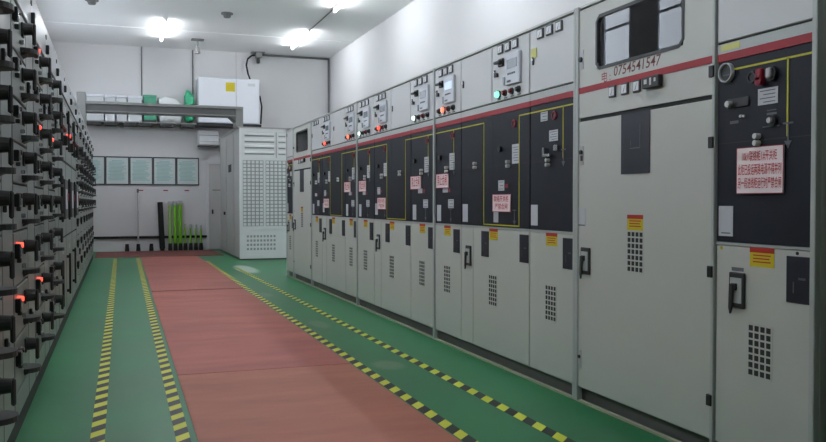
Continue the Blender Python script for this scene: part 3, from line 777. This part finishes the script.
for (xa, xb) in ((2.655, 3.115), (3.165, 3.63), (3.70, 3.85)):
    dd = B('mesh_door', 'steel pale', c, xa, xb, YM + .016, YM + .022, .76, 2.24)
    g = MB(); nx = max(2, round((xb - xa) / .085)); nz = 18
    for i in range(nx + 1):
        x = xa + (xb - xa) * i / nx; g.box(x - .011, x + .011, YM + .006, YM + .014, .76, 2.24)
    for i in range(nz + 1):
        z = .76 + 1.48 * i / nz; g.box(xa, xb, YM + .008, YM + .016, z - .010, z + .010)
    g.build('wire_mesh', 'steel wire', dd)
sl = None
for (xa, xb) in ((2.70, 3.36), (3.46, 3.62), (3.70, 3.84)):
    dd = B('louvre_panel', 'steel pale', c, xa - .04, min(xb + .04, 3.85), YM + .016, YM + .022, 2.30, 2.88)
    for i in range(4):
        z = 2.37 + i * .135
        B('slot', 'steel mesh back', dd, xa, xb, YM + .0145, YM + .017, z, z + .028)
        MB().poly([(xa, YM + .016, z + .085), (xb, YM + .016, z + .085), (xb, YM - .012, z + .035), (xa, YM - .012, z + .035)], (0, .003, 0)).build('slat', 'steel pale', dd)
dd = B('lower_panel', 'steel pale', c, 2.655, 3.63, YM + .016, YM + .022, .12, .68)
for i in range(4):
    z = .22 + i * .095
    for j in range(9):
        x = 2.74 + j * .075; B('slot', 'steel mesh back', dd, x, x + .045, YM + .0135, YM + .017, z, z + .05)
B('lower_panel', 'steel pale', c, 3.70, 3.85, YM + .016, YM + .022, .12, .68)
for y in (19.6, 21.0): B('side_door', 'steel side', c, 2.568, 2.582, y, y + 1.2, .12, 2.90)
for y in (20.0, 20.3): B('side_plate', 'plastic black', c, 2.55, 2.57, y, y + .14, 2.02, 2.2)
B('door_knob', 'plastic black', c, 2.53, 2.57, 21.15, 21.25, .98, 1.06)

# grey busbar bridge from the left board to the steel cabinet
c = thing('busbar_bridge', (1, 18.9, 3.0), 'grey busbar bridge crossing the room above head height', 'duct')
MB().box(-.60, 2.50, 18.7, 19.1, 3.215, 3.41).build('beam', 'duct dark', c)
MB().box(-.60, 2.665, 18.66, 19.14, 3.37, 3.425).box(-.60, 2.52, 18.67, 19.13, 3.21, 3.232).build('beam_flange', 'duct grey', c)
MB().box(2.505, 2.665, 18.68, 19.12, 2.985, 3.40).build('drop_leg', 'duct grey', c)
MB().poly([(2.36, 18.69, 3.22), (2.51, 18.69, 3.22), (2.51, 18.69, 3.08)], (0, .4, 0)).build('gusset', 'duct dark', c)

c = thing('busbar_riser', (-.69, 18.9, 2.7), 'grey riser box on top of the left board, carrying the bridge end', 'duct')
MB().box(-.78, -.602, 18.66, 19.14, 2.70, 3.61, bev=.01).build('riser_box', 'duct grey', c)
MB().box(-.80, -.602, 18.64, 19.16, 2.70, 2.73).build('base_flange', 'duct dark', c)

# white wall box with cable
c = thing('wall_box', (2.9, YB, 3.39), 'large white equipment box with yellow sticker high on the back wall', 'box')
MB().box(2.04, 3.66, YB - .55, YB - .001, 3.40, 4.62, bev=.015).build('body', 'crate pale', c)
MB().box(2.055, 3.02, YB - .565, YB - .545, 3.42, 4.60, bev=.006).build('door', 'box white', c)
MB().box(3.045, 3.645, YB - .565, YB - .545, 3.42, 4.60, bev=.006).build('door', 'box white', c)
B('yellow_sticker', 'sticker yellow', c, 2.76, 3.0, YB - .568, YB - .562, 4.26, 4.50)
MB().box(2.0, 3.70, YB - .6, YB - .001, 3.32, 3.40).build('bracket', 'plastic black', c)
B('name_plate', 'crate pale', c, 3.34, 3.54, YB - .568, YB - .562, 4.42, 4.5)
tag(MB().tube([(3.46, YB - .3, 4.62), (3.40, YB - .25, 4.8), (3.36, YB - .2, 5.05), (3.40, YB - .18, 5.22), (3.52, YB - .16, 5.33), (3.61, YB - .15, 5.345)], .024).build('cable', 'rubber black', smooth=True), 'black cable rising from the white box to the ceiling', 'cable')
c = thing('junction_box', (3.68, YB - .15, 5.3), 'small grey junction box with hanging fittings under the ceiling above the white box', 'junction box')
B('box_body', 'duct grey', c, 3.62, 3.78, YB - .25, YB - .05, 5.27, 5.40, bev=.01)
B('mounting_plate', 'conduit grey', c, 3.50, 3.86, YB - .3, YB - .02, ZC - .02, ZC)
B('hanging_fitting', 'plastic black', c, 3.65, 3.73, YB - .22, YB - .1, 5.12, 5.27, bev=.01)
tag(MB().tube([(3.79, YB - .1, 5.365), (5.69, YB - .1, 5.365), (5.69, YB - .1, 2.4)], .028).build('conduit', 'conduit grey', smooth=True), 'grey conduit along the top of the back wall and down the corner', 'conduit')
tag(MB().tube([(.64, YB - .03, 4.12), (.64, YB - .03, ZC - .01)], .016).build('conduit', 'conduit grey'), 'thin vertical conduit above the green bin on the back wall', 'conduit')
tag(MB().tube([(1.95, YB - .03, 4.2), (1.95, YB - .03, ZC - .02)], .018).build('conduit', 'conduit grey'), 'thin vertical conduit left of the white wall box', 'conduit')
tag(MB().tube([(3.69, YB - .4, 4.2), (3.74, YB - .42, 3.9), (3.71, YB - .42, 3.43)], .022).build('cable', 'rubber black', smooth=True), 'short black cable down the right side of the white wall box', 'cable')
c = thing('camera_dome', (1.95, YB - .5, ZC), 'small dark surveillance fitting hanging from the ceiling near the back wall', 'camera')
B('mounting_plate', 'conduit grey', c, 1.80, 2.1, YB - 1.6, YB - 1.4, ZC - .03, ZC)
MB().cyl((1.95, YB - 1.5, ZC - .03), (1.95, YB - 1.5, ZC - .22), .02).build('stem', 'conduit grey', c)
MB().cyl((1.95, YB - 1.5, ZC - .36), (1.95, YB - 1.5, ZC - .2), .07, .05, n=14).build('body', 'duct grey', c)
for (x, y, l) in ((-.45, 18.1, 'small dark smoke detector on the ceiling above the left board'), (2.29, 18.4, 'small grey smoke detector in the middle of the ceiling')):
    c = thing('smoke_detector', (x, y, ZC), l, 'detector')
    MB().cyl((x, y, ZC - .03), (x, y, ZC), .13, n=16).build('base', 'conduit grey', c)
    MB().cyl((x, y, ZC - .1), (x, y, ZC - .03), .07, .1, n=16).build('sensor_head', 'conduit grey', c)

# pale equipment under the white box
c = thing('small_box', (2.32, YB, 2.8), 'small pale box mounted below the white wall box', 'box')
MB().box(2.06, 2.60, YB - .4, YB - .001, 2.82, 3.22, bev=.03).build('body', 'crate pale', c)
MB().box(2.08, 2.58, YB - .405, YB - .395, 3.08, 3.10).box(2.08, 2.58, YB - .405, YB - .395, 2.92, 2.93).build('rib', 'duct grey', c)
MB().box(2.06, 2.60, YB - .42, YB - .001, 2.795, 2.83).build('foot', 'duct dark', c)

# wall shelf with crates, bin and sacks
c = thing('wall_shelf', (.5, YB, 3.35), 'dark shelf high on the back wall carrying pale crates and green bags', 'shelf')
MB().box(-1.2, 2.02, YB - .5, YB - .001, 3.36, 3.385).build('board', 'duct grey', c)
for x in (-.55, -.12, .35, .72, 1.25, 1.78): MB().box(x - .17, x + .17, YB - .49, YB - .001, 3.29, 3.36).build('bracket', 'plastic dark', c)
for k, (xa, xb) in enumerate(((-.80, -.30), (-.28, -.02), (.0, .26), (.28, .63))):
    c = thing('crate', ((xa + xb) / 2, YB - .27, 3.385), 'pale storage crate on the high wall shelf, %s from the left' % ('first', 'second', 'third', 'last')[k], 'crate', 'crates on the wall shelf')
    MB().box(xa + .01, xb - .01, YB - .46, YB - .08, 3.385, 4.02, bev=.012).build('body', 'crate pale', c)
    MB().box(xa, xb, YB - .48, YB - .06, 3.99, 4.05, bev=.01).build('lid', 'box white', c)
    MB().box(xa + .01, xa + .03, YB - .47, YB - .45, 3.40, 3.99).box(xb - .03, xb - .01, YB - .47, YB - .45, 3.40, 3.99).build('edge_rib', 'box white', c)
c = thing('bin', (.83, YB - .27, 3.385), 'green square bin standing between crates and white sack on the shelf', 'bin')
MB().box(.67, .985, YB - .47, YB - .08, 3.385, 4.06, bev=.01).build('body', 'bin green', c)
MB().box(.66, .995, YB - .48, YB - .07, 4.03, 4.09, bev=.008).build('rim', 'bin green', c)
MB().box(.67, .985, YB - .475, YB - .07, 3.386, 3.44).build('foot', 'plastic dark', c)
s = MB().blob((1.34, YB - .27, 3.72), .315, .2, .34, 3, .05)
for v in s.bm.verts:
    if v.co.z > 3.72: v.co.z += (1.34 - v.co.x) * .25
tag(s.build('sack', 'bag white', smooth=True), 'white wrapped sack between the green bin and green bag on the shelf', 'bag')
s = MB().blob((1.835, YB - .27, 3.83), .125, .2, .40, 9, .13)
tag(s.build('bag', 'bag green', smooth=True), 'crumpled green plastic bag beside the white wall box', 'bag')

# framed notices
for k in range(5):
    xa = -.882 + k * .597; xb = xa + .597; za, zb = 1.755, 2.50
    c = thing('framed_notice', ((xa + xb) / 2, YB, za), 'framed pale teal notice on the back wall, %s in the row of five' % ('leftmost, half hidden', 'second from left', 'middle one', 'second from right', 'rightmost')[k], 'poster', 'framed notices')
    f = MB(); t = .028
    f.box(xa + .004, xb - .004, YB - .03, YB - .001, za, za + t).box(xa + .004, xb - .004, YB - .03, YB - .001, zb - t, zb).box(xa + .004, xa + t, YB - .03, YB - .001, za + t, zb - t).box(xb - t, xb - .004, YB - .03, YB - .001, za + t, zb - t)
    f.build('frame', 'frame dark', c)
    s = B('sheet', 'poster paper', c, xa + t, xb - t, YB - .02, YB - .001, za + t, zb - t)
    rnd = random.Random(k); p = MB()
    for i in range(15):
        z = zb - .11 - i * .036; a, b_ = rnd.uniform(.06, .11), rnd.uniform(.08, .2)
        if i in (0,): a = b_ = .17
        p.box(xa + a, xb - b_, YB - .0215, YB - .0195, z - .011, z + .011)
    p.build('printed_lines', 'poster teal', s)
for k, x in enumerate((.60, 1.23, 1.78)):
    tag(MB().box(x - .06, x + .06, YB - .004, YB - .0005, 1.60, 1.63).build('wall_tag', 'red label'), 'tiny red tag on the wall under the %s' % ('middle notice', 'second notice from right', 'rightmost notice')[k], 'tag', 'tags under the notices')

# tool rail and rods leaning at the back wall
tag(MB().box(-.6, 2.33, YB - .05, YB - .001, .335, .40).build('tool_rail', 'rubber black'), 'black rail low along the back wall behind the rods', 'rail')
def rod(x, top, r, m, lbl, cap=None, lean=0.0, name='insulated_rod', foot=True):
    y = YB - .16
    c = thing(name, (x, y, .01), lbl, 'rod', 'insulating rods along the back wall')
    MB().cyl((x, y, .06), (x - lean, YB - .09, top), r, r * .95, n=10).build('shaft', m, c, smooth=False)
    if cap: MB().cyl((x - lean, YB - .092, top), (x - lean, YB - .088, top + .1), r * 1.25, n=10).build('head', cap, c)
    if foot: MB().cyl((x, y, .012), (x, y, .2), .06, .045, n=10).build('foot', 'rubber black', c)
def pale(x): return x
c_ = rod(1.13, 1.30, .075, 'rubber black', 'thick black rod case left of the green rods', lean=.05, name='rod_case')
rod(1.33, 1.22, .045, 'rod lime pale', 'pale green rod with grey head right of the black case', 'rod grey')
rod(1.465, 1.22, .05, 'rod green', 'bright green rod, left of the tall pair', 'rod grey')
rod(1.595, 1.24, .05, 'rod green', 'bright green rod, right of the tall pair', 'rod grey')
for k, x in enumerate((1.725, 1.86, 1.995, 2.13)):
    rod(x, .62 - .015 * k, .024, 'rod green', 'short green rod with grey head, %s of the short ones' % ('leftmost', 'second', 'third', 'rightmost')[k], 'rod grey')
rod(.52, 1.55, .022, 'rod grey', 'thin grey rod standing alone left of the black case', 'conduit grey', name='grounding_rod')
for k, x in enumerate((.24, .85)):
    tag(MB().cyl((x, YB - .16, .012), (x, YB - .16, .2), .06, .045, n=10).build('rod_holder', 'rubber black'), 'black empty rod holder on the red strip, %s' % ('beside the left board', 'beside the black rod case')[k], 'holder', 'empty rod holders')
